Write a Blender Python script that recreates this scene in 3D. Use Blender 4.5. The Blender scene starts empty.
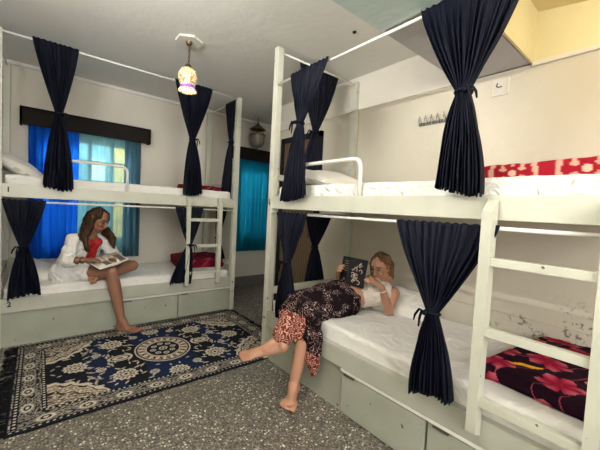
import bpy, bmesh, math, random
import numpy as np
from mathutils import Vector, Matrix, noise
random.seed(7)
sc = bpy.context.scene
COL = sc.collection
V = Vector
sc.view_settings.view_transform = 'Standard'
sc.view_settings.look = 'None'
sc.view_settings.gamma = 1.0
sc.view_settings.use_curve_mapping = False
sc.view_settings.exposure = 0.0

# ------------------------------------------------------------------ materials
def mat(name, color=(.8,.8,.8), rough=.6, metal=0., **kw):
    m = bpy.data.materials.new(name); m.use_nodes = True
    b = m.node_tree.nodes['Principled BSDF']
    b.inputs['Base Color'].default_value = (*color, 1)
    b.inputs['Roughness'].default_value = rough
    b.inputs['Metallic'].default_value = metal
    for k, v in kw.items():
        b.inputs[k.replace('_', ' ')].default_value = v
    return m
def N(m, t, **kw):
    n = m.node_tree.nodes.new(t)
    for k, v in kw.items():
        if k in n.inputs: n.inputs[k].default_value = v
        else: setattr(n, k, v)
    return n
def L(m, a, b): m.node_tree.links.new(a, b)
def BS(m): return m.node_tree.nodes['Principled BSDF']
def ramp(m, fac, stops, interp='LINEAR'):
    r = N(m, 'ShaderNodeValToRGB'); r.color_ramp.interpolation = interp
    els = r.color_ramp.elements
    while len(els) < len(stops): els.new(.5)
    for e, (p, c) in zip(els, stops): e.position = p; e.color = (*c, 1)
    L(m, fac, r.inputs['Fac']); return r
def mixc(m, fac, a, b):
    x = N(m, 'ShaderNodeMix'); x.data_type = 'RGBA'
    for s, v in ((x.inputs[0], fac), (x.inputs[6], a), (x.inputs[7], b)):
        if hasattr(v, 'is_output'): L(m, v, s)
        elif isinstance(v, tuple): s.default_value = (*v, 1)
        else: s.default_value = v
    return x.outputs[2]
def noisy(m, scale, detail=4, coord='Object', rough=.5):
    tc = N(m, 'ShaderNodeTexCoord'); n = N(m, 'ShaderNodeTexNoise', Scale=scale, Detail=detail, Roughness=rough)
    L(m, tc.outputs[coord], n.inputs['Vector']); return n
def bump(m, h, strength=.2, dist=.01):
    b = N(m, 'ShaderNodeBump', Strength=strength, Distance=dist); L(m, h, b.inputs['Height']); L(m, b.outputs[0], BS(m).inputs['Normal'])
M = {}
def plaster(name, c, c2, bs=.25):
    m = mat(name, c, .75)
    n = noisy(m, 1.3, 6); r = ramp(m, n.outputs[0], [(.35, c), (.7, c2)]); L(m, r.outputs[0], BS(m).inputs['Base Color'])
    n2 = noisy(m, 14, 5); bump(m, n2.outputs[0], bs, .02); return m
M['wall'] = plaster('wall_plaster', (.70,.655,.57), (.64,.60,.515))
M['ceiling'] = plaster('ceiling_plaster', (.76,.75,.70), (.71,.70,.65), .16)
M['beam'] = plaster('beam_paint', (.42,.43,.44), (.38,.39,.40))
M['board'] = plaster('green_grey_board', (.50,.60,.56), (.45,.55,.52))
M['niche'] = plaster('yellow_plaster', (.70,.62,.36), (.66,.58,.33))
M['skirting'] = mat('skirting_grey', (.16,.15,.14), .6)
# wall with peeling plaster low down on the bed side
def peel():
    m = plaster('peeling_plaster', (.66,.61,.50), (.60,.555,.45))
    base = BS(m).inputs['Base Color'].links[0].from_socket
    tc = N(m, 'ShaderNodeTexCoord'); n = N(m, 'ShaderNodeTexNoise', Scale=26., Detail=6., Roughness=.7); L(m, tc.outputs['Object'], n.inputs['Vector'])
    big = N(m, 'ShaderNodeTexNoise', Scale=4.2, Detail=2.); L(m, tc.outputs['Object'], big.inputs['Vector'])
    sep = N(m, 'ShaderNodeSeparateXYZ'); L(m, tc.outputs['Object'], sep.inputs[0])
    band = N(m, 'ShaderNodeMapRange'); L(m, sep.outputs['Z'], band.inputs['Value'])
    band.inputs['From Min'].default_value = .72; band.inputs['From Max'].default_value = .88
    band.inputs['To Min'].default_value = 1; band.inputs['To Max'].default_value = 0
    yb = N(m, 'ShaderNodeMapRange'); L(m, sep.outputs['Y'], yb.inputs['Value'])
    yb.inputs['From Min'].default_value = 1.0; yb.inputs['From Max'].default_value = 1.4
    yb.inputs['To Min'].default_value = 1; yb.inputs['To Max'].default_value = 0
    mu = N(m, 'ShaderNodeMath', operation='MULTIPLY'); L(m, band.outputs[0], mu.inputs[0]); L(m, yb.outputs[0], mu.inputs[1])
    r1 = ramp(m, n.outputs[0], [(.53, (0,0,0)), (.58, (1,1,1))]); r2 = ramp(m, big.outputs[0], [(.56, (0,0,0)), (.60, (1,1,1))])
    m2 = N(m, 'ShaderNodeMath', operation='MULTIPLY'); L(m, r1.outputs[0], m2.inputs[0]); L(m, r2.outputs[0], m2.inputs[1])
    m3 = N(m, 'ShaderNodeMath', operation='MULTIPLY'); L(m, m2.outputs[0], m3.inputs[0]); L(m, mu.outputs[0], m3.inputs[1])
    L(m, mixc(m, m3.outputs[0], base, (.20,.18,.15)), BS(m).inputs['Base Color'])
    return m
M['peel'] = peel()
def paint(name, c, chips=True):
    m = mat(name, c, .38)
    n = noisy(m, 5, 5); r = ramp(m, n.outputs[0], [(.35, c), (.75, tuple(v*.86 for v in c))])
    out = r.outputs[0]
    if chips:
        n2 = noisy(m, 23, 2, rough=.4); r2 = ramp(m, n2.outputs[0], [(.735, (0,0,0)), (.75, (1,1,1))])
        out = mixc(m, r2.outputs[0], out, (.09,.08,.06))
    L(m, out, BS(m).inputs['Base Color']); return m
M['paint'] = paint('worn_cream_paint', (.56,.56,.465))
M['paint_low'] = paint('shaded_cream_paint', (.46,.465,.39))  # same cream, darkened for the weaker light on the lower front rails
M['paint_box'] = paint('shaded_sage_cream_paint', (.36,.375,.305))  # sage box paint, with the shade near the floor mixed into its colour
M['tube'] = mat('white_enamel_tube', (.72,.71,.66), .3)
M['ply'] = mat('tan_plywood', (.50,.36,.24), .7)
M['curtain'] = mat('navy_satin', (.0022,.0032,.010), .6, Specular_IOR_Level=.14)
n = noisy(M['curtain'], 120, 2); bump(M['curtain'], n.outputs[0], .15, .003)
def sheet(name, c, s=7., st=.5):
    m = mat(name, c, .8, Sheen_Weight=.2)
    tc = N(m, 'ShaderNodeTexCoord'); n = N(m, 'ShaderNodeTexNoise', Scale=s, Detail=3., Distortion=1.6); L(m, tc.outputs['Object'], n.inputs['Vector'])
    bump(m, n.outputs[0], st, .04); return m
M['sheet'] = sheet('white_sheet', (.80,.78,.74))
M['sheet_bright'] = sheet('crumpled_white_sheet', (.80,.78,.73), 11., .9)
M['pillow'] = sheet('white_pillowcase', (.80,.77,.70), 6., .4)
def attr_mat(name, rough=.85, bs=.3, scale=260):
    m = mat(name, (1,1,1), rough, Specular_IOR_Level=.08); a = N(m, 'ShaderNodeAttribute', attribute_name='pattern'); L(m, a.outputs['Color'], BS(m).inputs['Base Color'])
    n = noisy(m, scale, 2); bump(m, n.outputs[0], bs, .004); return m
M['rug'] = attr_mat('woven_rug', .95)
M['blanket'] = attr_mat('printed_fleece', .85, .25)
M['fringe'] = mat('black_fringe', (.008,.008,.010), .95, Specular_IOR_Level=.08)
# terrazzo
def terrazzo():
    m = mat('terrazzo', (.2,.18,.15), .38)
    tc = N(m, 'ShaderNodeTexCoord')
    v = N(m, 'ShaderNodeTexVoronoi', Scale=64.); v.feature = 'F1'; L(m, tc.outputs['Object'], v.inputs['Vector'])
    sep = N(m, 'ShaderNodeSeparateColor'); L(m, v.outputs['Color'], sep.inputs[0])
    r = ramp(m, sep.outputs[0], [(0, (.03,.025,.02)), (.20, (.10,.088,.072)), (.40, (.17,.15,.12)), (.60, (.26,.23,.185)), (.78, (.46,.42,.34)), (.90, (.78,.74,.64))], 'CONSTANT')
    d = ramp(m, v.outputs['Distance'], [(.36, (0,0,0)), (.50, (1,1,1))])
    v2 = N(m, 'ShaderNodeTexVoronoi', Scale=150.); L(m, tc.outputs['Object'], v2.inputs['Vector']); s2 = N(m, 'ShaderNodeSeparateColor'); L(m, v2.outputs['Color'], s2.inputs[0])
    big = ramp(m, s2.outputs[0], [(0, (.045,.04,.032)), (.25, (.11,.098,.08)), (.6, (.17,.15,.12)), (.88, (.33,.30,.24))], 'CONSTANT')
    L(m, mixc(m, d.outputs[0], r.outputs[0], big.outputs[0]), BS(m).inputs['Base Color'])
    n2 = noisy(m, 40, 3); bump(m, n2.outputs[0], .08, .003); return m
M['floor'] = terrazzo()
M['black'] = mat('black_paint', (.010,.010,.010), .6, Specular_IOR_Level=.2)
M['ink'] = mat('black_ink', (.01,.01,.02), .6)
M['blue_ink'] = mat('dark_blue_ink', (.02,.02,.12), .6)
M['valance'] = mat('dark_brown_wood', (.012,.009,.008), .7, Specular_IOR_Level=.15)
def wood():
    m = mat('brown_door_wood', (.12,.075,.04), .55)
    tc = N(m, 'ShaderNodeTexCoord'); w = N(m, 'ShaderNodeTexWave', Scale=9., Distortion=2.5, Detail=2.); w.bands_direction = 'Y'; L(m, tc.outputs['Object'], w.inputs['Vector'])
    r = ramp(m, w.outputs[0], [(.2, (.075,.047,.026)), (.8, (.17,.11,.062))]); L(m, r.outputs[0], BS(m).inputs['Base Color']); return m
M['door'] = wood()
M['chrome'] = mat('chrome', (.42,.41,.38), .22, 1.)
M['latch'] = mat('dark_metal_latch', (.12,.11,.09), .45, .7)
M['bronze'] = mat('aged_bronze', (.14,.10,.06), .45, .8)
M['lantern_glass'] = mat('smoky_lantern_glass', (.30,.26,.20), .25, 0., Transmission_Weight=.35)
M['plastic'] = mat('white_plastic', (.78,.75,.66), .4)
def translucent(name, c, tfac=.6, alpha=1.):
    m = bpy.data.materials.new(name); m.use_nodes = True; nt = m.node_tree; nt.nodes.clear()
    o = nt.nodes.new('ShaderNodeOutputMaterial'); d = nt.nodes.new('ShaderNodeBsdfDiffuse'); t = nt.nodes.new('ShaderNodeBsdfTranslucent'); x = nt.nodes.new('ShaderNodeMixShader')
    d.inputs[0].default_value = (*c, 1); t.inputs[0].default_value = (*c, 1); x.inputs[0].default_value = tfac
    nt.links.new(d.outputs[0], x.inputs[1]); nt.links.new(t.outputs[0], x.inputs[2]); out = x.outputs[0]
    if alpha < 1:
        tr = nt.nodes.new('ShaderNodeBsdfTransparent'); tr.inputs[0].default_value = (.75,.95,.95,1); y = nt.nodes.new('ShaderNodeMixShader'); y.inputs[0].default_value = alpha
        nt.links.new(tr.outputs[0], y.inputs[1]); nt.links.new(out, y.inputs[2]); out = y.outputs[0]
    nt.links.new(out, o.inputs[0]); return m
M['blue_curtain'] = translucent('bright_blue_cloth', (.010,.13,.62), .6)
M['aqua_curtain'] = translucent('sheer_aqua_cloth', (.20,.42,.50), .5, .60)
M['grey_curtain'] = translucent('grey_teal_cloth', (.08,.17,.22), .45)
M['teal_curtain'] = translucent('teal_cloth', (.008,.20,.30), .6)
def glass():
    m = mat('window_glass', (.9,.95,.95), .05, 0., Transmission_Weight=1., IOR=1.02); return m
M['glass'] = glass()
M['outside'] = mat('ochre_outside_plaster', (.75,.48,.14), .9)
M['outside_base'] = mat('blue_grey_outside_plaster', (.16,.30,.36), .9)
M['outside_white'] = mat('pale_outside_plaster', (.75,.75,.72), .9)
# people
M['skin_tan'] = mat('tanned_skin', (.27,.125,.075), .5, Subsurface_Weight=.0)
M['skin_fair'] = mat('fair_skin', (.42,.215,.135), .5)
M['lips'] = mat('lips', (.35,.10,.08), .45)
M['eye'] = mat('dark_eye', (.02,.012,.01), .3)
def hairmat(name, a, b):
    m = mat(name, a, .62, Specular_IOR_Level=.15)
    tc = N(m, 'ShaderNodeTexCoord'); mp = N(m, 'ShaderNodeMapping'); mp.inputs['Scale'].default_value = (55, 55, 5); L(m, tc.outputs['Object'], mp.inputs[0])
    n = N(m, 'ShaderNodeTexNoise', Scale=1.5, Detail=3.); L(m, mp.outputs[0], n.inputs['Vector'])
    r = ramp(m, n.outputs[0], [(.35, a), (.7, b)]); L(m, r.outputs[0], BS(m).inputs['Base Color']); bump(m, n.outputs[0], .6, .01); return m
M['hair_brown'] = hairmat('long_brown_hair', (.016,.008,.005), (.075,.038,.018))
M['hair_blond'] = hairmat('blond_hair', (.085,.042,.018), (.30,.165,.075))
M['shirt'] = sheet('white_cotton_shirt', (.82,.80,.76), 16., .7)
M['red_top'] = mat('red_cotton', (.42,.012,.015), .7)
M['shorts'] = sheet('white_shorts_cloth', (.80,.78,.76), 14., .4)
M['cream_top'] = sheet('pale_ribbed_top', (.66,.60,.53), 18., .4)
def skirtmat():
    m = mat('patterned_skirt_cloth', (.02,.01,.01), .9, Specular_IOR_Level=.06)
    tc = N(m, 'ShaderNodeTexCoord')
    wn = N(m, 'ShaderNodeTexNoise', Scale=20., Detail=1.); L(m, tc.outputs['Object'], wn.inputs['Vector'])
    wm = N(m, 'ShaderNodeVectorMath', operation='MULTIPLY_ADD'); L(m, wn.outputs['Color'], wm.inputs[0]); wm.inputs[1].default_value = (.07,.07,.07); L(m, tc.outputs['Object'], wm.inputs[2])
    w = N(m, 'ShaderNodeTexVoronoi', Scale=21.); L(m, wm.outputs[0], w.inputs['Vector'])
    nn = N(m, 'ShaderNodeTexNoise', Scale=48., Detail=1.); L(m, tc.outputs['Object'], nn.inputs['Vector'])
    ad = N(m, 'ShaderNodeMath', operation='MULTIPLY_ADD'); L(m, nn.outputs[0], ad.inputs[0]); ad.inputs[1].default_value = .25; L(m, w.outputs['Distance'], ad.inputs[2])
    sn = N(m, 'ShaderNodeMath', operation='MULTIPLY'); L(m, ad.outputs[0], sn.inputs[0]); sn.inputs[1].default_value = 22.
    s2 = N(m, 'ShaderNodeMath', operation='SINE'); L(m, sn.outputs[0], s2.inputs[0])
    r = ramp(m, s2.outputs[0], [(.0, (.012,.005,.007)), (.89, (.035,.012,.014)), (.97, (.50,.38,.34))])
    n2 = N(m, 'ShaderNodeTexNoise', Scale=14., Detail=2.); L(m, tc.outputs['Object'], n2.inputs['Vector'])
    k = ramp(m, n2.outputs[0], [(.45, (0,0,0)), (.53, (1,1,1))])
    dark = mixc(m, k.outputs[0], (.010,.006,.008), r.outputs[0])
    r3 = ramp(m, s2.outputs[0], [(.15, (.12,.022,.025)), (.6, (.40,.16,.10)), (.92, (.60,.36,.26))])
    a = N(m, 'ShaderNodeAttribute', attribute_name='hem')
    L(m, mixc(m, a.outputs['Fac'], dark, r3.outputs[0]), BS(m).inputs['Base Color'])
    return m
M['skirt'] = skirtmat()
M['page'] = mat('paper_page', (.72,.68,.60), .8)
M['page_photo'] = mat('printed_page', (.16,.12,.09), .6)
M['cover'] = mat('black_book_cover', (.008,.008,.010), .5, Specular_IOR_Level=.2)
M['cord'] = mat('dark_cord', (.03,.012,.012), .7)

# ------------------------------------------------------------------ mesh helpers
def link(name, bm, m, parent=None, smooth=True, mods=None):
    me = bpy.data.meshes.new(name); bmesh.ops.recalc_face_normals(bm, faces=bm.faces) if len(bm.faces) < 60000 else None
    bm.to_mesh(me); bm.free()
    for mm in (m if isinstance(m, (list, tuple)) else [m]): me.materials.append(mm)
    if smooth is not False:
        for p in me.polygons: p.use_smooth = True
        if smooth == 'auto':
            for p in me.polygons: p.use_smooth = False
    o = bpy.data.objects.new(name, me); COL.objects.link(o)
    if parent: o.parent = parent
    return o
def tag(o, label, cat, group=None):
    o['label'] = label; o['category'] = cat
    if group: o['group'] = group
    return o
def thing(name, label, cat, loc=(0,0,0), rotz=0, group=None):
    o = bpy.data.objects.new(name, None); COL.objects.link(o); o.location = loc; o.rotation_euler = (0,0,rotz); o.empty_display_size = .1
    return tag(o, label, cat, group)
def box(bm, a, b, bev=0.):
    a, b = V([min(x) for x in zip(a, b)]), V([max(x) for x in zip(a, b)])
    r = bmesh.ops.create_cube(bm, size=1); vs = r['verts']
    for v in vs: v.co = V([a[i] + (v.co[i]+.5)*(b[i]-a[i]) for i in range(3)])
    if bev:
        es = list({e for v in vs for e in v.link_edges}); bmesh.ops.bevel(bm, geom=es, offset=bev, segments=2, affect='EDGES', profile=.7)
def tube(bm, pts, r, seg=12, cap=True, rs=None):
    pts = [V(p) for p in pts]; rings = []
    prev = None
    for i, p in enumerate(pts):
        t = (pts[min(i+1, len(pts)-1)] - pts[max(i-1, 0)]).normalized()
        if prev is None: a = t.orthogonal().normalized()
        else: a = (prev - t*prev.dot(t)).normalized()
        prev = a; b = t.cross(a); rr = rs[i] if rs else r
        rings.append([bm.verts.new(p + (a*math.cos(2*math.pi*k/seg) + b*math.sin(2*math.pi*k/seg))*rr) for k in range(seg)])
    for i in range(len(rings)-1):
        for k in range(seg): bm.faces.new((rings[i][k], rings[i][(k+1)%seg], rings[i+1][(k+1)%seg], rings[i+1][k]))
    if cap: bm.faces.new(rings[0][::-1]); bm.faces.new(rings[-1])
def lathe(bm, prof, c=(0,0,0), seg=24):
    rings = []
    for r, z in prof: rings.append([bm.verts.new((c[0]+r*math.cos(2*math.pi*k/seg), c[1]+r*math.sin(2*math.pi*k/seg), c[2]+z)) for k in range(seg)])
    for i in range(len(rings)-1):
        for k in range(seg): bm.faces.new((rings[i][k], rings[i][(k+1)%seg], rings[i+1][(k+1)%seg], rings[i+1][k]))
def arc_pts(path, rad, n=6):
    path = [V(p) for p in path]; out = [path[0]]
    for i in range(1, len(path)-1):
        a = (path[i-1]-path[i]).normalized(); b = (path[i+1]-path[i]).normalized()
        p0, p1 = path[i]+a*rad, path[i]+b*rad
        for k in range(n+1):
            t = k/n; out.append((p0*(1-t)+path[i]*t)*(1-t) + (path[i]*(1-t)+p1*t)*t)
    out.append(path[-1]); return out
def bxo(name, a, b, m, parent=None, bev=.003):
    bm = bmesh.new(); box(bm, a, b, bev); return link(name, bm, m, parent, False)
def apply_mods(o):
    dg = bpy.context.evaluated_depsgraph_get(); dg.update(); me = bpy.data.meshes.new_from_object(o.evaluated_get(dg)); old = o.data; o.modifiers.clear(); o.data = me
    for p in me.polygons: p.use_smooth = True
    return o

# ------------------------------------------------------------------ the setting
def struct(name, a, b, m):
    o = bxo(name, a, b, m, None, 0); o['kind'] = 'structure'; return o
XB_WALL, YA_WALL, ZC = 2.6, 4.68, 2.75
def wall_with_holes(name, y0, y1, x0, x1, z0, z1, holes, m):
    bm = bmesh.new(); xs = [x0]
    for (hx0, hx1, hz0, hz1) in holes:
        box(bm, (xs[-1], y0, z0), (hx0, y1, z1)); box(bm, (hx0, y0, z0), (hx1, y1, hz0)); box(bm, (hx0, y0, hz1), (hx1, y1, z1)); xs.append(hx1)
    box(bm, (xs[-1], y0, z0), (x1, y1, z1))
    o = link(name, bm, m, None, False); o['kind'] = 'structure'; return o
struct('floor', (-.75,-1.9,-.1), (3.75,4.9,0), M['floor'])
struct('ceiling', (-.75,-1.9,ZC), (3.75,4.9,ZC+.1), M['ceiling'])
wall_with_holes('wall_far', YA_WALL, YA_WALL+.16, -.75, 3.75, 0, ZC, [(.0,.96,.80,2.05), (2.50,3.05,.85,2.05)], M['wall'])
wall_with_holes('wall_near', -1.9, -1.75, -.75, 3.75, 0, ZC, [(-.45,2.2,.35,2.5)], M['wall'])  # opening in this unseen wall is assumed, to let daylight in
struct('wall_left', (-.75,-1.75,0), (-.62,YA_WALL,ZC), M['wall'])
bm = bmesh.new(); box(bm, (XB_WALL,-1.75,0), (XB_WALL+.16,3.70,2.405))
link('wall_right', bm, M['peel'], None, False)['kind'] = 'structure'
struct('wall_right_upper', (XB_WALL-.018,.75,2.405), (XB_WALL+.16,3.70,ZC), M['wall'])
struct('wall_right_niche', (XB_WALL,-1.75,2.405), (XB_WALL+.16,.75,ZC), M['niche'])
struct('trim_1', (XB_WALL-.022,-1.75,2.385), (XB_WALL,.75,2.412), M['wall'])
struct('trim_2', (XB_WALL-.02,-1.75,0), (XB_WALL,1.7,.665), M['peel'])
struct('wall_alcove', (3.45,3.70,0), (3.6,YA_WALL,ZC), M['wall'])
struct('wall_alcove_near', (XB_WALL+.16,3.56,0), (3.6,3.70,ZC), M['wall'])
struct('baseboard_far', (1.97,YA_WALL-.015,0), (3.45,YA_WALL,.165), M['skirting'])
struct('baseboard_right', (XB_WALL-.015,2.4,0), (XB_WALL,2.79,.12), M['skirting'])
struct('trim_3', (-.62,YA_WALL-.03,ZC-.035), (3.45,YA_WALL,ZC), M['ceiling'])
# ceiling beam, boarded underneath near the bed, and sloping ceiling beyond it
struct('trim_4', (1.60,.76,2.405), (XB_WALL,1.225,ZC), M['beam'])
struct('trim_5', (.95,.76,2.42), (1.60,1.225,ZC), M['beam'])
struct('trim_6', (1.0,.74,2.398), (1.545,1.225,2.42), M['board'])
struct('trim_7', (1.0,.745,2.405), (XB_WALL,.765,ZC), M['niche'])
bm = bmesh.new()
vs = [bm.verts.new(p) for p in ((1.0,.745,ZC),(XB_WALL,.745,ZC),(XB_WALL,-1.2,2.42),(1.0,-1.2,2.42),(1.0,.745,ZC+.02),(XB_WALL,.745,ZC+.02),(XB_WALL,-1.2,ZC+.02),(1.0,-1.2,ZC+.02))]
for f in ((0,1,2,3),(7,6,5,4),(0,4,5,1),(1,5,6,2),(2,6,7,3),(3,7,4,0)): bm.faces.new([vs[i] for i in f])
link('ceiling_slope', bm, M['niche'], None, False)['kind'] = 'structure'
bm = bmesh.new(); lathe(bm, [(.001,-.012),(.014,-.01),(.016,0)], (1.905,1.77,ZC), 12)
tag(link('ceiling_hook', bm, M['black']), 'small dark hook in the cream ceiling above the right bunk bed', 'hook')

# windows in the far wall
def window(n, x0, x1, z0, z1, bars):
    w = bpy.data.objects.new('window_%d' % n, None); COL.objects.link(w); w['kind'] = 'structure'; w.location = ((x0+x1)/2, YA_WALL+.08, z0)
    ox, oy, oz = w.location
    bm = bmesh.new(); t = .045; ya, yb = -.03, .03
    box(bm, (x0-ox,ya,0), (x0-ox+t,yb,z1-oz)); box(bm, (x1-ox-t,ya,0), (x1-ox,yb,z1-oz)); box(bm, (x0-ox,ya,0), (x1-ox,yb,t)); box(bm, (x0-ox,ya,z1-oz-t), (x1-ox,yb,z1-oz))
    for k in range(1, bars): xx = x0-ox+(x1-x0)*k/bars; box(bm, (xx-.02,ya,0), (xx+.02,yb,z1-oz))
    for k in range(1, 5): zz = (z1-z0)*k/5; box(bm, (x0-ox,-.012,zz-.01), (x1-ox,.012,zz+.01))
    link('window_frame', bm, M['plastic'], w, False)
    bm = bmesh.new(); box(bm, (x0-ox,-.003,0), (x1-ox,.003,z1-oz)); link('pane', bm, M['glass'], w, False)
window(1, .0, .96, .80, 2.05, 4)
window(2, 2.50, 3.05, .85, 2.05, 2)
window(3, 0, .01, 0, .01, 1) if False else None
struct('wall_outside', (-2.,6.0,0), (5.,6.1,3.), M['outside_base'])
struct('trim_8', (.93,5.9,0), (1.16,6.0,2.4), M['outside'])
struct('trim_9', (.62,5.9,1.3), (.80,6.0,1.95), M['outside_white'])
struct('ground_outside', (-2.,4.85,-.1), (5.,6.1,-.01), M['skirting'])
# door in the right wall beyond the bed
d = bpy.data.objects.new('door_1', None); COL.objects.link(d); d['kind'] = 'structure'; d.location = (XB_WALL,3.2,0)
bm = bmesh.new(); box(bm, (-.05,-.39,0), (.0,-.33,2.27)); box(bm, (-.05,.34,0), (.0,.40,2.27)); box(bm, (-.05,-.39,2.21), (.0,.40,2.275)); link('door_frame', bm, M['black'], d, False)
bm = bmesh.new(); box(bm, (-.03,-.33,0), (0,.34,2.21)); link('door_panel', bm, M['door'], d, False)
bm = bmesh.new(); tube(bm, arc_pts([(-.03,-.27,1.0),(-.075,-.27,1.0),(-.075,-.27,1.14),(-.03,-.27,1.14)], .02), .007); link('door_handle', bm, M['latch'], d)

# ------------------------------------------------------------------ bunk beds
def font_mesh(name, txt, size, m, parent, mtx):
    cu = bpy.data.curves.new(name, 'FONT'); cu.body = txt; cu.size = size; cu.extrude = .0008; cu.offset = .0016; cu.align_x = 'CENTER'; cu.align_y = 'CENTER'
    t = bpy.data.objects.new('tmp', cu); COL.objects.link(t); dg = bpy.context.evaluated_depsgraph_get(); dg.update()
    me = bpy.data.meshes.new_from_object(t.evaluated_get(dg)); bpy.data.objects.remove(t)
    me.materials.clear(); me.materials.append(m); me.name = name
    o = bpy.data.objects.new(name, me); COL.objects.link(o); o.parent = parent; o.matrix_local = mtx; return o
FRONT = Matrix.Rotation(math.pi/2, 4, 'X')        # text standing upright, facing local -y
def bunk(label, loc, rotz, Lb, W, ru0, ru1, zrod, zend, zlow, marks, lu):
    b = thing('bunk_bed', label, 'bunk bed', loc, rotz)
    P = .058
    for u, v in ((0,0), (Lb-P,0), (0,W-P), (Lb-P,W-P)):
        bxo('post', (u,v,0), (u+P,v+P,2.69), M['paint'], b, .004)
    bxo('upper_side_rail', (P,.004,ru0), (Lb-P,.045,ru1), M['paint'], b, .004)
    bxo('upper_side_rail', (P,W-.045,ru0), (Lb-P,W-.004,ru1), M['paint'], b, .004)
    bxo('upper_end_rail', (.008,P,ru0), (.048,W-P,ru1), M['paint'], b, .004)
    bxo('upper_end_rail', (Lb-.048,P,ru0), (Lb-.008,W-P,ru1), M['paint'], b, .004)
    bxo('upper_deck', (.05,.045,ru0+.004), (Lb-.05,W-.045,ru0+.022), M['ply'], b, 0)
    for u in (.012, Lb-.048): 
        bxo('end_board', (u,P,1.575), (u+.035,W-P,1.625), M['paint'], b, .004)
        bxo('end_board', (u,P,.575), (u+.035,W-P,.635), M['paint'], b, .004)
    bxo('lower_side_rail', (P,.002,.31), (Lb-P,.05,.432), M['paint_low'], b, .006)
    bxo('lower_side_rail', (P,W-.045,.31), (Lb-P,W-.004,.432), M['paint'], b, .004)
    bxo('lower_deck', (.05,.05,.37), (Lb-.05,W-.045,.39), M['ply'], b, 0)
    # storage box under the bed
    bm = bmesh.new(); box(bm, (P,.035,0), (.95,.05,.31)); box(bm, (.95,.045,0), (Lb-P,.05,.31)); box(bm, (.02,P,0), (.035,W-P,.36)); box(bm, (Lb-.035,P,0), (Lb-.02,W-P,.36)); box(bm, (P,W-.03,0), (Lb-P,W-.015,.31))
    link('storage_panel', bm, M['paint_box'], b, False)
    bm = bmesh.new(); box(bm, (.95,.004,.286), (Lb-P,.03,.306), .003); link('drawer_track', bm, M['tube'], b, False)
    for u0, u1 in ((.957,1.545), (1.558,Lb-P-.01)):
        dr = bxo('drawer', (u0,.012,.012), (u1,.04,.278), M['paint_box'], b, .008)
        bxo('latch', (u0+.03,.000,.272), (u0+.11,.014,.286), M['latch'], dr, .002)
    # guard rail
    bm = bmesh.new(); tube(bm, arc_pts([(.38,.025,ru1-.01),(.38,.025,1.675),(1.0,.025,1.675),(1.0,.025,ru1-.01)], .07), .0135, 14); link('guard_rail', bm, M['tube'], b)
    # curtain rods
    def rod(p, q, r=.009):
        bm = bmesh.new(); tube(bm, [p, q], r, 10); link('curtain_rod', bm, M['tube'], b)
    rod((P,.01,zrod), (Lb-P,.01,zrod)); rod((.03,P,zend), (.03,W-P,zend)); rod((Lb-.03,P,zend), (Lb-.03,W-P,zend))
    rod((P,.006,zlow), (Lb-P,.006,zlow)); rod((.03,P,zlow), (.03,W-P,zlow))
    # ladder
    ld = bpy.data.objects.new('ladder', None); COL.objects.link(ld); ld.parent = b; ld.location = (lu, -.03, .4); ld.empty_display_size = .1
    for u in (0, .385):
        bm = bmesh.new(); box(bm, (u,-.032,-.04), (u+.043,.026,1.02))
        for v in bm.verts:
            if v.co.z > .9 and v.co.y < 0: v.co.z -= .055
            if v.co.z < .1 and v.co.y < 0: v.co.z += .03
        link('ladder_rail', bm, M['paint'], ld, False)
    for z in (1.15,.845,.53):
        bxo('rung', (.043,-.022,z-.418), (.385,.012,z-.382), M['paint'], ld, .003)
    for u, z in ((.03,1.37),(.03,.37),(Lb-.03,.24),(Lb-.03,.36)):
        bm = bmesh.new(); r = bmesh.ops.create_cone(bm, segments=10, radius1=.009, radius2=.009, depth=.008, cap_ends=True); 
        for v in r['verts']: v.co = V((u+v.co.x, -.002+v.co.z, z+v.co.y))
        link('bolt', bm, M['latch'], b, False)
    for txt, u, z, s, m in marks:
        font_mesh('bed_number', txt, s, m, b, Matrix.Translation((u, -.003 if u < .06 else -.001, z)) @ FRONT)
    return b
LX, LY = -.303, 3.655
RX, RY = 1.541, 2.334
bunk('cream painted bunk bed under the blue curtained window, numbers 1 and 2 on it', (LX,LY,0), 0, 2.262, .95, 1.310, 1.423, 2.669, 2.665, 1.275, [('1',.10,1.372,.06,M['ink']),('2',.11,.382,.06,M['ink'])], 1.60)
bunk('cream painted bunk bed along the right wall, number 5 on its post', (RX,RY,0), -math.pi/2, 2.262, 1.05, 1.329, 1.437, 2.376, 2.66, 1.293, [('5',.024,1.39,.045,M['blue_ink'])], 1.765)
def wl(u, v, z): return V((LX+u, LY+v, z))
def wr(u, v, z): return V((RX+v, RY-u, z))

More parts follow.
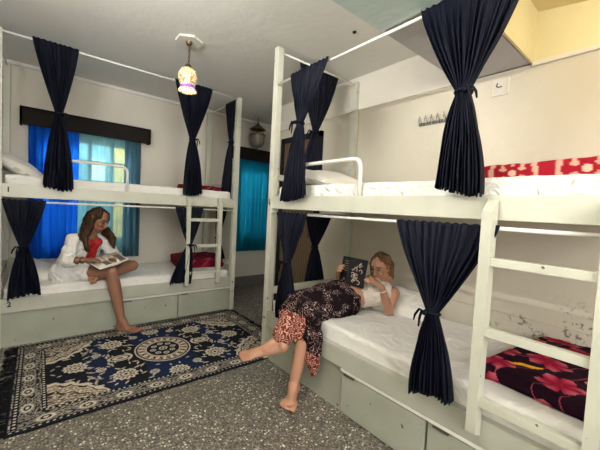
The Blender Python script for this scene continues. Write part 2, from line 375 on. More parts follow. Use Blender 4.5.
# ------------------------------------------------------------------ curtains
def curtain(label, group, d, n, o, top, tie, bot, zt, zk, zb, folds=9, amp=.020, seed=0, lift=.03, tails=1):
    """d horizontal direction, n outward normal, o origin; top/bot=(s0,s1), tie=s; heights zt, zk, zb."""
    d, n, o = V(d), V(n), V(o); R = random.Random(seed); ph = [R.uniform(-1.6,1.6) for _ in range(folds+2)]; am = [R.uniform(.35,1.15) for _ in range(folds+2)]
    bm = bmesh.new(); nu, nv = folds*14, 70; rows = []
    H = zt-zb; tk = (zt-zk)/H; wt = .052
    tc_, tw = (top[0]+top[1])/2, top[1]-top[0]; bc, bw = (bot[0]+bot[1])/2, bot[1]-bot[0]
    for j in range(nv+1):
        t = j/nv
        if t <= tk:
            q = t/tk; c = tc_+(tie-tc_)*q**1.15; w = wt+(tw-wt)*(1-q**1.25); a = amp*(.10+.50*math.sin(q*math.pi*.85)); a = a*(1-q**6)+.010*q**6
        else:
            q = (t-tk)/(1-tk); c = tie+(bc-tie)*q**.9; w = wt+(bw-wt)*(1-(1-q)**1.7)**.9; a = .010+(amp*.95-.010)*q**.8
        row = []
        for i in range(nu+1):
            u = i/nu; f = u*folds; k = int(f)
            wob = ph[min(k, folds)]*(1-(f-k))+ph[min(k+1, folds)]*(f-k)
            aa = a*(am[min(k, folds)]*(1-(f-k))+am[min(k+1, folds)]*(f-k))
            off = aa*math.sin(2*math.pi*f+wob+1.0*math.sin(3*t*math.pi+seed))+.3*a*math.sin(4.6*math.pi*f+2*t+seed)+a*.35*math.sin(4*math.pi*f*.5+wob*3)
            s = c+(u-.5)*w+a*.35*math.cos(2*math.pi*f+wob)
            near = math.exp(-((t-tk)/.05)**2); off += near*.022*math.cos((u-.5)*math.pi)
            z = zt-H*t+(.010*math.sin(f*5+seed) if j == nv else 0)+(.003*math.sin(2*math.pi*f+wob) if j == 0 else 0)
            if t > tk: z += -.02*math.sin((u-.5)*3.0+seed)*((t-tk)/(1-tk))
            row.append(bm.verts.new(o+d*s+n*(off+.012+lift*min(1, t*1.6))+V((0,0,z-o.z))))
        rows.append(row)
    for j in range(nv):
        for i in range(nu): bm.faces.new((rows[j][i], rows[j][i+1], rows[j+1][i+1], rows[j+1][i]))
    c = link('tied_curtain', bm, M['curtain']); m = c.modifiers.new('thick', 'SOLIDIFY'); m.thickness = .003
    tag(c, label, 'curtain', group)
    ct = o+d*tie+n*(lift*.9+.014)+V((0,0,zk-o.z)); bm = bmesh.new()
    ring = [ct+d*(.034*math.cos(a))+n*(.032*math.sin(a))+V((0,0,.006*math.sin(a))) for a in [2*math.pi*k/18 for k in range(19)]]
    tube(bm, ring, .008, 8)
    for sgn, ln in ((tails,.05),(tails*.5,.075)):
        p0 = ct+n*.035+d*.02*tails
        pts = [p0, p0+d*.03*sgn+V((0,0,.010)), p0+d*.05*sgn+V((0,0,-ln*.45)), p0+d*.055*sgn+V((0,0,-ln))]; tube(bm, pts, .006, 6, rs=[.006,.007,.006,.004])
    p0 = ct+n*.035; bmesh.ops.create_icosphere(bm, subdivisions=2, radius=.013, matrix=Matrix.Translation(p0+d*.02*tails))
    link('tie_band', bm, M['curtain'], c)
    return c
gc = 'navy curtains tied at the waist on the bunk beds'
X1 = (1,0,0); Y1 = (0,1,0)
f = (0,-1,0); oL = (0,LY-.003,0)
curtain('navy curtain at the far left of the upper left bunk, before the blue window', gc, X1, f, oL, (-.06,.27), .13, (.02,.245), 2.685, 2.068, 1.41, 9, .018, 1, .02)
curtain('navy curtain hanging behind the mosaic pendant lamp on the upper left bunk', gc, X1, f, oL, (1.13,1.56), 1.335, (1.25,1.47), 2.685, 2.06, 1.445, 10, .018, 2, .02)
curtain('narrow navy curtain on the end rod of the upper left bunk, against its right post', gc, (0,1,0), (1,0,0), (1.90,0,0), (3.72,4.02), 3.80, (3.74,4.0), 2.68, 2.15, 1.50, 7, .018, 3, -.02, -1)
curtain('navy curtain tied at the left end of the lower left berth beside the number 2', gc, X1, f, oL, (-.245,.05), -.10, (-.205,.015), 1.292, .885, .447, 8, .018, 4, .035, -1)
curtain('navy curtain on the lower left berth hanging left of the short ladder', gc, X1, f, oL, (1.18,1.50), 1.34, (1.13,1.36), 1.292, .86, .415, 8, .018, 5, .035)
curtain('navy curtain at the end of the lower left berth, seen through the ladder rungs', gc, (0,1,0), (1,0,0), (1.90,0,0), (3.85,4.2), 4.02, (3.80,4.0), 1.29, .90, .62, 7, .018, 6, -.05)
fr = (-1,0,0); oR = (RX-.003,0,0)
curtain('navy curtain tied at the far end of the long rod on the upper right bunk', gc, Y1, fr, oR, (1.64,2.07), 1.885, (1.78,2.07), 2.39, 1.975, 1.415, 10, .020, 7, .035, 1)
curtain('rear navy curtain on the end rod of the upper right bunk, behind the pillow', gc, X1, (0,1,0), (0,2.334-.03,0), (1.80,2.30), 2.05, (1.93,2.15), 2.675, 2.09, 1.70, 10, .020, 8, .02, -1)
curtain('large navy curtain hanging nearest in front of the upper right bunk', gc, Y1, fr, oR, (.46,.955), .695, (.575,.785), 2.39, 1.905, 1.455, 12, .024, 9, .03, -1)
curtain('navy curtain at the far end of the lower right berth beside the woman\'s knees', gc, Y1, fr, oR, (1.78,2.17), 1.955, (1.80,2.07), 1.305, .915, .44, 9, .020, 10, .035, 1)
curtain('rear navy curtain at the foot of the lower right berth before the brown door', gc, X1, (0,1,0), (0,2.334-.03,0), (1.96,2.32), 2.12, (2.02,2.28), 1.30, .97, .54, 9, .018, 11, .02, 1)
curtain('wide navy curtain knotted low beside the long ladder of the lower right berth', gc, Y1, fr, oR, (.51,1.02), .757, (.63,.845), 1.305, .865, .455, 12, .024, 12, .05, 1)

# window curtains and valances
def valance(x0, x1, label, depth=.12):
    bm = bmesh.new(); box(bm, (x0,YA_WALL-depth,2.09), (x1,YA_WALL-depth+.02,2.28), .003); box(bm, (x0,YA_WALL-depth,2.09), (x0+.02,YA_WALL,2.28)); box(bm, (x1-.02,YA_WALL-depth,2.09), (x1,YA_WALL,2.28)); box(bm, (x0,YA_WALL-depth,2.262), (x1,YA_WALL,2.28))
    tag(link('pelmet', bm, M['valance'], None, False), label, 'pelmet', 'dark wooden pelmets over the windows')
valance(-.17, 1.13, 'long dark brown pelmet board over the blue curtained window')
valance(2.36, 3.25, 'dark brown pelmet board over the teal curtain, under the hanging lantern')
def drape(name, label, x0, x1, z0, z1, m, folds, amp, y=YA_WALL-.055, seed=0, group=None):
    R = random.Random(seed); bm = bmesh.new(); nu, nv = folds*10, 24; ph = [R.uniform(-1,1) for _ in range(folds+2)]; rows = []
    for j in range(nv+1):
        t = j/nv; row = []
        for i in range(nu+1):
            fz = i/nu*folds; k = int(fz); w = ph[k]*(1-fz+k)+ph[min(k+1,folds+1)]*(fz-k)
            row.append(bm.verts.new((x0+(x1-x0)*i/nu+.012*math.sin(t*3+k+seed)*t, y+amp*(.6+.4*t)*math.sin(2*math.pi*fz+w*2), z1+(z0-z1)*t)))
        rows.append(row)
    for j in range(nv):
        for i in range(nu): bm.faces.new((rows[j][i], rows[j][i+1], rows[j+1][i+1], rows[j+1][i]))
    return tag(link(name, bm, m), label, 'curtain', group)
drape('window_curtain', 'bright blue window curtain at the left of the far window', -.10,.36,.62,2.15, M['blue_curtain'], 7,.022, seed=1)
drape('window_curtain', 'sheer pale aqua curtain over the middle of the far window', .36,.86,.66,2.15, M['aqua_curtain'], 6,.012, seed=2)
drape('window_curtain', 'dull grey teal curtain drawn at the right edge of the far window', .84,1.03,.60,2.15, M['grey_curtain'], 3,.018, seed=3)
drape('window_curtain', 'teal curtain glowing in the small window between the two bunk beds', 2.42,3.22,.60,2.15, M['teal_curtain'], 9,.034, seed=4)

# ------------------------------------------------------------------ patterns and soft goods
def fbm(x, y, s): return noise.fractal(V((x*s, y*s, s*.37)), 1., 2., 3)
def color_attr(me, cols):
    a = me.color_attributes.new('pattern', 'FLOAT_COLOR', 'POINT'); a.data.foreach_set('color', np.asarray(cols, dtype=np.float32).ravel())
def soft(name, sx, sy, sz, m, parent=None, pw=4., n=44, wr=.006, ws=9., seed=0, pillow=False, pat=None):
    """rounded slab or pillow centred on its base; sx, sy, sz full sizes"""
    bm = bmesh.new(); bmesh.ops.create_cube(bm, size=2); bmesh.ops.subdivide_edges(bm, edges=bm.edges, cuts=n, use_grid_fill=True)
    top = []
    for v in bm.verts:
        p = v.co.copy(); x, y, z = p
        if pillow:
            e = max(0, (1-abs(x)**2.6)*(1-abs(y)**2.6)); h = e**.42
            k = 1-.10*(1-abs(x*y))*(max(abs(x), abs(y))**6) 
            v.co = V((x*sx/2*k, y*sy/2*k, z*sz/2*h+sz/2))
        else:
            l = (abs(x)**(pw*3)+abs(y)**(pw*3))**(1/(pw*3)) if (x or y) else 1
            rr = .028; hx, hy, hz = sx/2, sy/2, sz/2
            q = V((x*hx, y*hy, z*hz)); c = V((max(-hx+rr, min(hx-rr, q.x)), max(-hy+rr, min(hy-rr, q.y)), max(-hz+min(rr,hz*.9), min(hz-min(rr,hz*.9), q.z))))
            dd = q-c; 
            if dd.length > 1e-6: q = c+dd.normalized()*min(rr, hz*.9)
            v.co = q+V((0,0,hz))
        w = noise.fractal(V((v.co.x*ws+seed, v.co.y*ws, v.co.z*ws*1.5)), 1., 2., 3)*wr
        if z > -.9: v.co += V((w*.5, w*.5, w))
        if pat: top.append(pat(v.co.x-v.co.z, v.co.y))
    o = link(name, bm, m, parent)
    if pat:
        color_attr(o.data, [(*c, 1) for c in top])
    return o
def place(o, loc, rot=(0,0,0)): o.location = loc; o.rotation_euler = rot; return o
# mattresses: (bed origin, rot, along, depth)
g = 'white sheeted mattresses of the bunk beds'
def mattress(center, rotz, ln, dp, h, label, m, seed):
    o = soft('mattress', ln, dp, h, m, seed=seed, n=60, wr=.008, ws=7.); place(o, center, (0,0,rotz)); tag(o, label, 'mattress', g); return o
mattress(wl(1.13,.48,1.337), 0, 2.12, .84, .17, 'white sheeted mattress on the upper berth of the left bunk bed', M['sheet'], 1)
mattress(wl(1.13,.475,.392), 0, 2.12, .86, .125, 'white sheeted mattress the seated woman sits on', M['sheet'], 2)
mattress(wr(1.13,.50,1.356), -math.pi/2, 2.12, .89, .168, 'crumpled white mattress on the upper berth of the right bunk bed', M['sheet_bright'], 3)
mattress(wr(1.13,.497,.392), -math.pi/2, 2.12, .90, .145, 'white sheeted mattress the woman with the patterned skirt lies on', M['sheet'], 4)
gp = 'white pillows on the berths'
def pil(label, loc, rot, s, seed):
    o = soft('pillow', *s, M['pillow'], pillow=True, n=26, wr=.012, ws=7, seed=seed); place(o, loc, rot); tag(o, label, 'pillow', gp)
pil('white pillow propped up at the left end of the upper left berth', (-.16,4.12,1.53), (.15,.55,.1), (.42,.58,.13), 1)
pil('white pillow in the left corner of the lower left berth behind the curtain', (-.02,4.15,.52), (.1,.35,.1), (.42,.6,.13), 2)
pil('white pillow at the far end of the upper right berth', (1.98,2.02,1.53), (.25,.0,.05), (.62,.42,.14), 3)
pil('white pillow behind the shoulders of the woman with the book', (2.36,1.44,.545), (.1,-.55,.25), (.30,.46,.15), 4)
# blankets
def hyp(a, b): return math.hypot(a, b)
def flower(x, y, cx, cy, r, n=5, rot=0.):
    dx, dy = x-cx, y-cy; d = hyp(dx, dy); a = math.atan2(dy, dx)+rot
    rr = r*.92*(.58+.42*abs(math.cos(a*n/2))**.5+.03*math.cos(a*n*3))
    return d/rr, a
def pat_floral(x, y):
    c = (.014,.003,.009)
    s = abs(math.sin(11*x+6*math.sin(5*y))-.3*math.sin(14*y)); 
    if s < .06: c = (.35,.06,.10)
    for (cx, cy, r, ro) in ((-.17,-.16,.125,.2),(.10,-.22,.09,1.),(-.13,.12,.11,.5),(.14,.04,.12,1.4),(-.20,.33,.11,0),(.07,.31,.12,.8),(.30,.20,.10,.3),(.28,-.20,.11,.9),(-.36,.0,.10,.2),(-.38,-.3,.1,1.),(.40,0,.1,.4),(-.4,.25,.09,.6)):
        q, a = flower(x, y, cx, cy, r, 6, ro)
        if q < 1:
            v = .5+.5*math.cos(a*6); k = q*(.20+.80*v**.7)
            c = (.17+.38*k, .005+.15*k*k*k, .022+.15*k*k)
            if q < .2: c = (.25,.01,.03)
    for (cx, cy, ro) in ((.03,-.08,.6),(-.30,.16,2.2),(.22,.33,1.)):
        dx, dy = x-cx, y-cy; u = dx*math.cos(ro)+dy*math.sin(ro); w = -dx*math.sin(ro)+dy*math.cos(ro)
        if abs(u) < .075 and abs(w-.25*u*u*8*.1) < .016*(1-(u/.075)**2)+.002: c = (.75,.38,.03)
    return c
def pat_red(x, y):
    c = (.30,.010,.022)
    for (cx, cy, r) in ((-.22,0,.15),(.16,.05,.17),(.45,-.05,.14),(-.42,.14,.105),(.0,.32,.13),(0,-.3,.13),(.35,.3,.12),(-.42,-.13,.11)):
        q = hyp(x-cx, y-cy)/r; a = math.atan2(y-cy, x-cx)
        if .78 < q < .98 or (.30 < q < .55 and math.cos(a*6) > .2): c = (.62,.33,.25)
        elif q < .15: c = (.70,.45,.35)
    if y > .32 and math.sin(40*x+9*math.sin(12*y)) > -.1: c = (.60,.30,.22)
    return c
def pat_maroon(x, y):
    v = noise.noise(V((x*22, y*22, 3.)))
    return (.34,.05,.08) if v > .28 else ((.05,.01,.02) if v < -.3 else (.16,.008,.022))
def blanket(label, cat_loc, rot, s, pat, seed, n=110):
    o = soft('folded_blanket', *s, M['blanket'], n=n, wr=.016, ws=5., seed=seed, pat=pat); place(o, cat_loc, rot); tag(o, label, 'blanket')
blanket('plum blanket with big pink flowers folded on the lower berth behind the ladder', (2.13,.29,.535), (0,0,-.10), (.86,.62,.065), pat_floral, 1, 150)
blanket('crimson blanket with pale ring pattern on the upper right berth', (2.12,.42,1.520), (-.055,-.02,.03), (.74,.86,.10), pat_red, 2)
blanket('maroon blanket folded at the right end of the upper left berth', (1.70,4.22,1.505), (0,0,.05), (.52,.40,.075), pat_maroon, 3, 50)
blanket('maroon patterned blanket heaped at the right end of the lower left berth', (1.66,4.18,.515), (.05,0,-.1), (.60,.46,.13), pat_maroon, 4, 50)

# ------------------------------------------------------------------ rug
def rug():
    nx, ny = 460, 300; hx, hy = 1.025, .677
    xs = np.linspace(-hx, hx, nx+1); ys = np.linspace(-hy, hy, ny+1); X, Y = np.meshgrid(xs, ys)
    ax, ay = np.abs(X), np.abs(Y)
    black = np.array([.010,.011,.016]); navy = np.array([.011,.019,.052]); cream = np.array([.56,.50,.40]); grey = np.array([.17,.15,.13]); taupe = np.array([.30,.23,.17])
    C = np.zeros(X.shape+(3,)); C[:] = navy
    rs = np.random.RandomState(3)
    def put(mask, c): C[mask] = c
    # black hexagon bands in the field
    put(ax > .62-.5*ay*.6, black); put((np.abs(ax-.30) < .13-.12*ay) , black); put((ax+.55*ay > .86), black)
    # scattered sprigs, mirrored four ways
    for k in range(75):
        cx, cy = rs.uniform(.02,.80), rs.uniform(.02,.50); r = rs.uniform(.010,.024); th = rs.uniform(0,3.1)
        if hyp(cx/.27, cy/.30) < 1: continue
        u = (ax-cx)*math.cos(th)+(ay-cy)*math.sin(th); w = -(ax-cx)*math.sin(th)+(ay-cy)*math.cos(th)
        put((np.abs(w-9*u*u) < .005) & (np.abs(u) < r*1.4), cream*rs.uniform(.6,1))
        put((u/r)**2+((w-.006)/(.5*r))**2 < .45, cream*rs.uniform(.7,1))
    def roundel(cx, cy, r):
        d = np.hypot(ax-cx, ay-cy); a = np.arctan2(ay-cy, ax-cx); e = r*(1+.10*np.cos(a*12))
        put(d < e, cream); put((d < r*.80) & (np.cos(a*12) > .2) & (d > r*.58), black); put(d < r*.50, grey*.7); put(d < r*.36, cream); put(d < r*.16, black)
    for cx, cy, r in ((.36,.31,.082),(.0,.455,.075),(.655,.0,.078),(.62,.33,.04),(.17,.38,.035),(.50,.14,.035)): roundel(cx, cy, r)
    # pendants
    d = np.sqrt(((ax-.345)/.095)**2+(ay/.055)**2); put(d < 1, cream); put((d < .78) & (d > .62), black); put(d < .3, grey)
    # central medallion
    d = np.hypot(X/.225, Y/.255); a = np.arctan2(Y/.255, X/.225)
    put(d < 1.03, cream); put((d < .98) & (d > .93), black); put((d < .93) & (d > .64), taupe*1.1)
    put((d < .90) & (d > .68) & (np.sin(a*20+8*d) > .35), cream*1.05); put((d < .88) & (d > .7) & (np.cos(a*20-14*d) > .72), black); put((d < .64) & (d > .60), cream); put(d < .60, black)
    for k in range(9):
        t = 2*math.pi*k/8; px, py = (.085*math.cos(t), .10*math.sin(t)) if k < 8 else (0, 0); q = np.hypot(X-px, Y-py); rr = .024 if k < 8 else .036
        put(q < rr, cream); put((q < rr*.65), navy); put(q < rr*.3, cream)
    # spandrels with flame edges
    s = (ax-.42)/.44+(ay-.10)/.42; fl = .07*np.abs(np.sin(ax*36))+.04*np.abs(np.sin(ay*41))
    edge = 1.02+fl-.18*np.sin((ax-.45)*8)
    sp = (s > edge) & (ay > .17)
    put(sp, cream); put(sp & (s > edge+.10), taupe*.9); put(sp & (s > edge+.10) & (np.sin(ax*80+4*np.sin(ay*55))*np.sin(ay*85+4*np.sin(ax*60)) > .15), cream); put(sp & (s > edge+.10) & (s < edge+.14), black)
    put(sp & (s > edge+.34) & (s < edge+.38), black); put(sp & (s > edge+.38) & (np.sin(ax*95+3*np.sin(ay*90))*np.sin(ay*100) > .25), black)
    # borders
    def band(m0, along, across):
        put(m0, black*1.5+.004)
        put(m0 & (np.sin(along*95+5*np.sin(across*90))*np.sin(across*120+3*np.sin(along*37)) > .15), cream*.62)
        put(m0 & (np.sin(along*60)*np.cos(across*88+2*np.sin(along*50)) > .55), grey)
        q = np.hypot((np.mod(along+.105, .21)-.105)/.062, (np.abs(across)-.0)/.042) if False else np.hypot((np.mod(along+.105, .21)-.105)/.060, across/.040)*(1+.08*np.cos(12*np.arctan2(across, np.mod(along+.105, .21)-.105)))
        put(m0 & (q < 1), grey*1.3); put(m0 & (q < .78), cream); put(m0 & (q < .5), black); put(m0 & (q < .25), cream)
    band(ay > .50, ax, ay-.585); band((ax > .845) & (ay < .50), ay, ax-.93)
    for lo in (.845, .985): 
        e = (np.abs(ax-lo) < .014) & ((ay < .52) | (lo > .9)); put(e, black); put(e & (np.sin(ay*190) > .3) & (np.abs(ax-lo) < .007), cream)
    for lo in (.50, .648):
        e = (np.abs(ay-lo) < .012) & (ax < .86 if lo < .6 else ax < 2); put(e, black); put(e & (np.sin(ax*190) > .3) & (np.abs(ay-lo) < .006), cream*.9)
    put((ay > .662) | (ax > 1.008), black)
    nz = rs.uniform(.78, 1.12, X.shape)[..., None]; C = C*nz
    Z = .010+.0025*np.sin(X*5+1)*np.cos(Y*6)+.0015*np.sin(X*23+Y*9)
    verts = np.stack([X, Y, Z], -1).reshape(-1, 3)
    i = np.arange(nx*ny); r, c = i//nx, i % nx; a0 = r*(nx+1)+c
    faces = np.stack([a0, a0+1, a0+nx+2, a0+nx+1], 1)
    me = bpy.data.meshes.new('rug_pile'); me.from_pydata(verts.tolist(), [], faces.tolist()); me.materials.append(M['rug'])
    color_attr(me, np.concatenate([C.reshape(-1, 3), np.ones((C.shape[0]*C.shape[1], 1))], 1))
    for p in me.polygons: p.use_smooth = True
    root = thing('patterned_rug', 'dark blue and cream patterned rug with round medallion and black fringe', 'rug', (.885,2.945,0))
    o = bpy.data.objects.new('rug_pile', me); COL.objects.link(o); o.parent = root
    sd = o.modifiers.new('thick', 'SOLIDIFY'); sd.thickness = .007; sd.offset = -1
    for sx in (-1, 1):
        bm = bmesh.new(); R = random.Random(5)
        for k in range(240 if sx < 0 else 160):
            y = -hy+.01+R.random()*(2*hy-.02); ln = R.uniform(.045,.075) if sx < 0 else R.uniform(.02,.035)
            tube(bm, [(sx*(hx-.01),y,.008),(sx*(hx+ln*.5),y+R.uniform(-.008,.008),.010),(sx*(hx+ln),y+R.uniform(-.02,.02),.004)], .0028, 4)
        f = link('fringe', bm, M['fringe'], root); f['kind'] = 'stuff'
rug()

# ------------------------------------------------------------------ lamps, hooks
def pendant():
    x, y = .996, 2.863
    t = thing('pendant_lamp', 'lit mosaic glass pendant lamp hanging from a white ceiling plate', 'lamp', (x,y,ZC))
    bm = bmesh.new(); r = bmesh.ops.create_cone(bm, segments=6, radius1=.115, radius2=.115, depth=.014, cap_ends=True)
    for v in bm.verts: v.co.z -= .008
    link('ceiling_plate', bm, M['plastic'], t, False)
    bm = bmesh.new(); lathe(bm, [(.001,-.045),(.018,-.042),(.026,-.028),(.028,-.014)], (0,0,0), 16); link('ceiling_cup', bm, M['bronze'], t)
    bm = bmesh.new(); z = -.045
    for k in range(8):
        c = V((0,0,z-.009)); pts = []
        for a in range(13):
            q = 2*math.pi*a/12; h = V((math.cos(q)*.006, 0, math.sin(q)*.013)) if k % 2 else V((0, math.cos(q)*.006, math.sin(q)*.013)); pts.append(c+h)
        tube(bm, pts, .002, 5, False); z -= .0205
    tube(bm, [(.006,0,-.04),(.012,.004,-.12),(.004,0,-.215)], .0028, 6)
    link('chain', bm, M['bronze'], t)
    bm = bmesh.new(); lathe(bm, [(.001,-.203),(.018,-.205),(.026,-.218),(.030,-.235),(.030,-.24),(.001,-.24)], (0,0,0), 20); link('lamp_cap', bm, M['bronze'], t)
    m = mat('mosaic_glass', (.8,.7,.5), .25)
    tc = N(m, 'ShaderNodeTexCoord'); vo = N(m, 'ShaderNodeTexVoronoi', Scale=62.); L(m, tc.outputs['Object'], vo.inputs['Vector'])
    sp = N(m, 'ShaderNodeSeparateColor'); L(m, vo.outputs['Color'], sp.inputs[0])
    up = ramp(m, sp.outputs[0], [(0,(.95,.75,.35)),(.35,(.95,.88,.70)),(.6,(.85,.80,.25)),(.75,(.45,.6,.2)),(.88,(.65,.25,.08))], 'CONSTANT')
    lo = ramp(m, sp.outputs[1], [(0,(.45,.18,.75)),(.5,(.65,.35,.85)),(.8,(.25,.08,.55))], 'CONSTANT')
    sx = N(m, 'ShaderNodeSeparateXYZ'); L(m, tc.outputs['Object'], sx.inputs[0])
    def zr(a, b):
        g1 = N(m, 'ShaderNodeMath', operation='GREATER_THAN'); L(m, sx.outputs['Z'], g1.inputs[0]); g1.inputs[1].default_value = a
        g2 = N(m, 'ShaderNodeMath', operation='LESS_THAN'); L(m, sx.outputs['Z'], g2.inputs[0]); g2.inputs[1].default_value = b
        mm = N(m, 'ShaderNodeMath', operation='MULTIPLY'); L(m, g1.outputs[0], mm.inputs[0]); L(m, g2.outputs[0], mm.inputs[1]); return mm.outputs[0]
    col = mixc(m, zr(-.418,-.385), up.outputs[0], lo.outputs[0])
    vd = N(m, 'ShaderNodeTexVoronoi', Scale=62.); vd.feature = 'DISTANCE_TO_EDGE'; L(m, tc.outputs['Object'], vd.inputs['Vector'])
    grout = ramp(m, vd.outputs['Distance'], [(.04,(0,0,0)),(.09,(1,1,1))])
    col = mixc(m, grout.outputs[0], (.12,.08,.05), col)
    L(m, col, BS(m).inputs['Base Color']); L(m, col, BS(m).inputs['Emission Color']); BS(m).inputs['Emission Strength'].default_value = .32
    bm = bmesh.new(); prof = [(.030,-.236),(.058,-.252),(.076,-.285),(.079,-.32),(.070,-.355),(.058,-.385),(.060,-.405),(.072,-.425),(.078,-.438)]
    lathe(bm, prof, (0,0,0), 40); s = link('lamp_shade', bm, m, t); sd = s.modifiers.new('t', 'SOLIDIFY'); sd.thickness = .003
    bm = bmesh.new(); bmesh.ops.create_uvsphere(bm, u_segments=16, v_segments=10, radius=.03, matrix=Matrix.Translation((0,0,-.33)))
    e = mat('bulb_glow', (1,.9,.7), .4); BS(e).inputs['Emission Color'].default_value = (1,.86,.6,1); BS(e).inputs['Emission Strength'].default_value = 6; link('bulb', bm, e, t)
pendant()
def lantern():
    x, y = 2.665, 4.42
    t = thing('hanging_lantern', 'unlit bronze hanging lantern in front of the dark pelmet between the beds', 'lantern', (x,y,ZC))
    bm = bmesh.new(); tube(bm, [(0,0,0),(0,0,-.09)], .006, 8); lathe(bm, [(.012,-.08),(.02,-.095),(.035,-.125),(.08,-.155),(.12,-.185),(.125,-.195),(.10,-.19)], (0,0,0), 20); link('hood', bm, M['bronze'], t)
    for k in range(4):
        bm = bmesh.new(); a = math.pi/4+k*math.pi/2; tube(bm, [(.11*math.cos(a),.11*math.sin(a),-.19),(.075*math.cos(a),.075*math.sin(a),-.225),(.11*math.cos(a),.11*math.sin(a),-.275)], .004, 6); link('hanger', bm, M['bronze'], t)
    bm = bmesh.new(); lathe(bm, [(.125,-.27),(.13,-.275),(.128,-.29),(.12,-.29),(.12,-.27),(.125,-.27)], (0,0,0), 28); link('rim', bm, M['bronze'], t)
    bm = bmesh.new(); lathe(bm, [(.118,-.285),(.117,-.35),(.11,-.40),(.085,-.445),(.045,-.468),(.012,-.475),(.012,-.485),(.018,-.495),(.010,-.51),(.001,-.515)], (0,0,0), 28); link('glass_bowl', bm, M['lantern_glass'], t)
lantern()
h = thing('hook_rail', 'chrome rail of coat hooks on the right wall above the upper bunk', 'hook rail', (XB_WALL,1.41,2.13))
bxo('rail_bar', (-.014,-.16,-.014), (0,.16,.014), M['chrome'], h, .003)
for k in range(6):
    bm = bmesh.new(); y = -.135+k*.054; tube(bm, arc_pts([(-.012,y,-.004),(-.05,y,-.012),(-.06,y,.03)], .012, 4), .004, 8); tube(bm, arc_pts([(-.012,y,.006),(-.03,y,.03),(-.035,y+.012,.065)], .01, 4), .0038, 8)
    bmesh.ops.create_icosphere(bm, subdivisions=1, radius=.007, matrix=Matrix.Translation((-.06,y,.033))); link('hook', bm, M['chrome'], h)
t = thing('wall_junction_box', 'cream square junction cover on the right wall just below the beam', 'junction box', (XB_WALL,.94,2.30))
bxo('cover_plate', (-.006,-.058,-.062), (-.0,.058,.062), M['wall'], t, .003)
bm = bmesh.new(); tube(bm, arc_pts([(-.012,.02,.03),(-.02,.022,.0),(-.02,-.0,-.005),(-.013,-.012,.0)], .008, 3), .003, 6); link('wire', bm, M['ink'], t)
bm = bmesh.new(); box(bm, (-.010,-.050,-.055), (-.005,-.044,.055)); link('cover_tab', bm, M['wall'], t, False)

# ------------------------------------------------------------------ people
def blob(name, prims, m, parent=None, voxel=.007, smooth=5, fac=.5):
    bm = bmesh.new()
    for p in prims:
        if p[0] == 'c':
            _, a, ra, b, rb = p; a, b = V(a), V(b); dv = b-a
            for q, r in ((a, ra), (b, rb)): bmesh.ops.create_icosphere(bm, subdivisions=3, radius=r, matrix=Matrix.Translation(q))
            if dv.length > 1e-5:
                mt = Matrix.Translation((a+b)/2) @ dv.to_track_quat('Z', 'Y').to_matrix().to_4x4()
                bmesh.ops.create_cone(bm, cap_ends=True, segments=20, radius1=ra, radius2=rb, depth=dv.length, matrix=mt)
        else:
            _, c, r, rot = p; mt = Matrix.Translation(V(c)) @ (rot.to_4x4() if rot is not None else Matrix()) @ Matrix.Diagonal((*r, 1))
            bmesh.ops.create_icosphere(bm, subdivisions=3, radius=1, matrix=mt)
    o = link(name, bm, m); o.parent = None
    r = o.modifiers.new('r', 'REMESH'); r.mode = 'VOXEL'; r.voxel_size = voxel; r.use_smooth_shade = True
    s = o.modifiers.new('s', 'SMOOTH'); s.iterations = smooth; s.factor = fac
    apply_mods(o); o.data.materials.clear(); o.data.materials.append(m)
    if parent: o.parent = parent
    return o
def frame(fwd, up):
    f = V(fwd).normalized(); u = V(up); r = f.cross(u).normalized(); u = r.cross(f)
    return Matrix((r, f, u)).transposed()      # local x right, y forward, z up
def head_prims(c, R):
    g = lambda x, y, z: V(c)+R @ V((x, y, z))
    return [('e', g(0,-.008,.025), (.073,.092,.088), R), ('e', g(0,.022,-.045), (.055,.064,.060), R), ('e', g(0,.060,-.085), (.022,.020,.018), R),
            ('c', g(0,.088,.012), .009, g(0,.108,-.022), .012), ('e', g(.012,.096,-.024), (.009,.010,.008), R), ('e', g(-.012,.096,-.024), (.009,.010,.008), R),
            ('e', g(.073,-.005,-.005), (.010,.020,.030), R), ('e', g(-.073,-.005,-.005), (.010,.020,.030), R), ('e', g(.030,.062,-.018), (.026,.024,.022), R), ('e', g(-.030,.062,-.018), (.026,.024,.022), R),
            ('c', g(-.014,.080,-.052), .008, g(.014,.080,-.052), .008)]
def face(c, R, body, browm):
    g = lambda x, y, z: V(c)+R @ V((x, y, z))
    for s in (-1, 1):
        bm = bmesh.new(); bmesh.ops.create_icosphere(bm, subdivisions=2, radius=1, matrix=Matrix.Translation(g(s*.031,.081,.012)) @ R.to_4x4() @ Matrix.Diagonal((.014,.008,.007,1))); link('eye', bm, M['eye'], body)
        bm = bmesh.new(); tube(bm, [g(s*.014,.090,.034), g(s*.034,.087,.040), g(s*.052,.072,.032)], .004, 6); link('eyebrow', bm, browm, body)
    bm = bmesh.new(); tube(bm, [g(-.024,.080,-.053), g(-.01,.091,-.050), g(0,.092,-.052), g(.01,.091,-.050), g(.024,.080,-.053)], .006, 8, rs=[.002,.006,.006,.006,.002]); link('lips', bm, M['lips'], body)
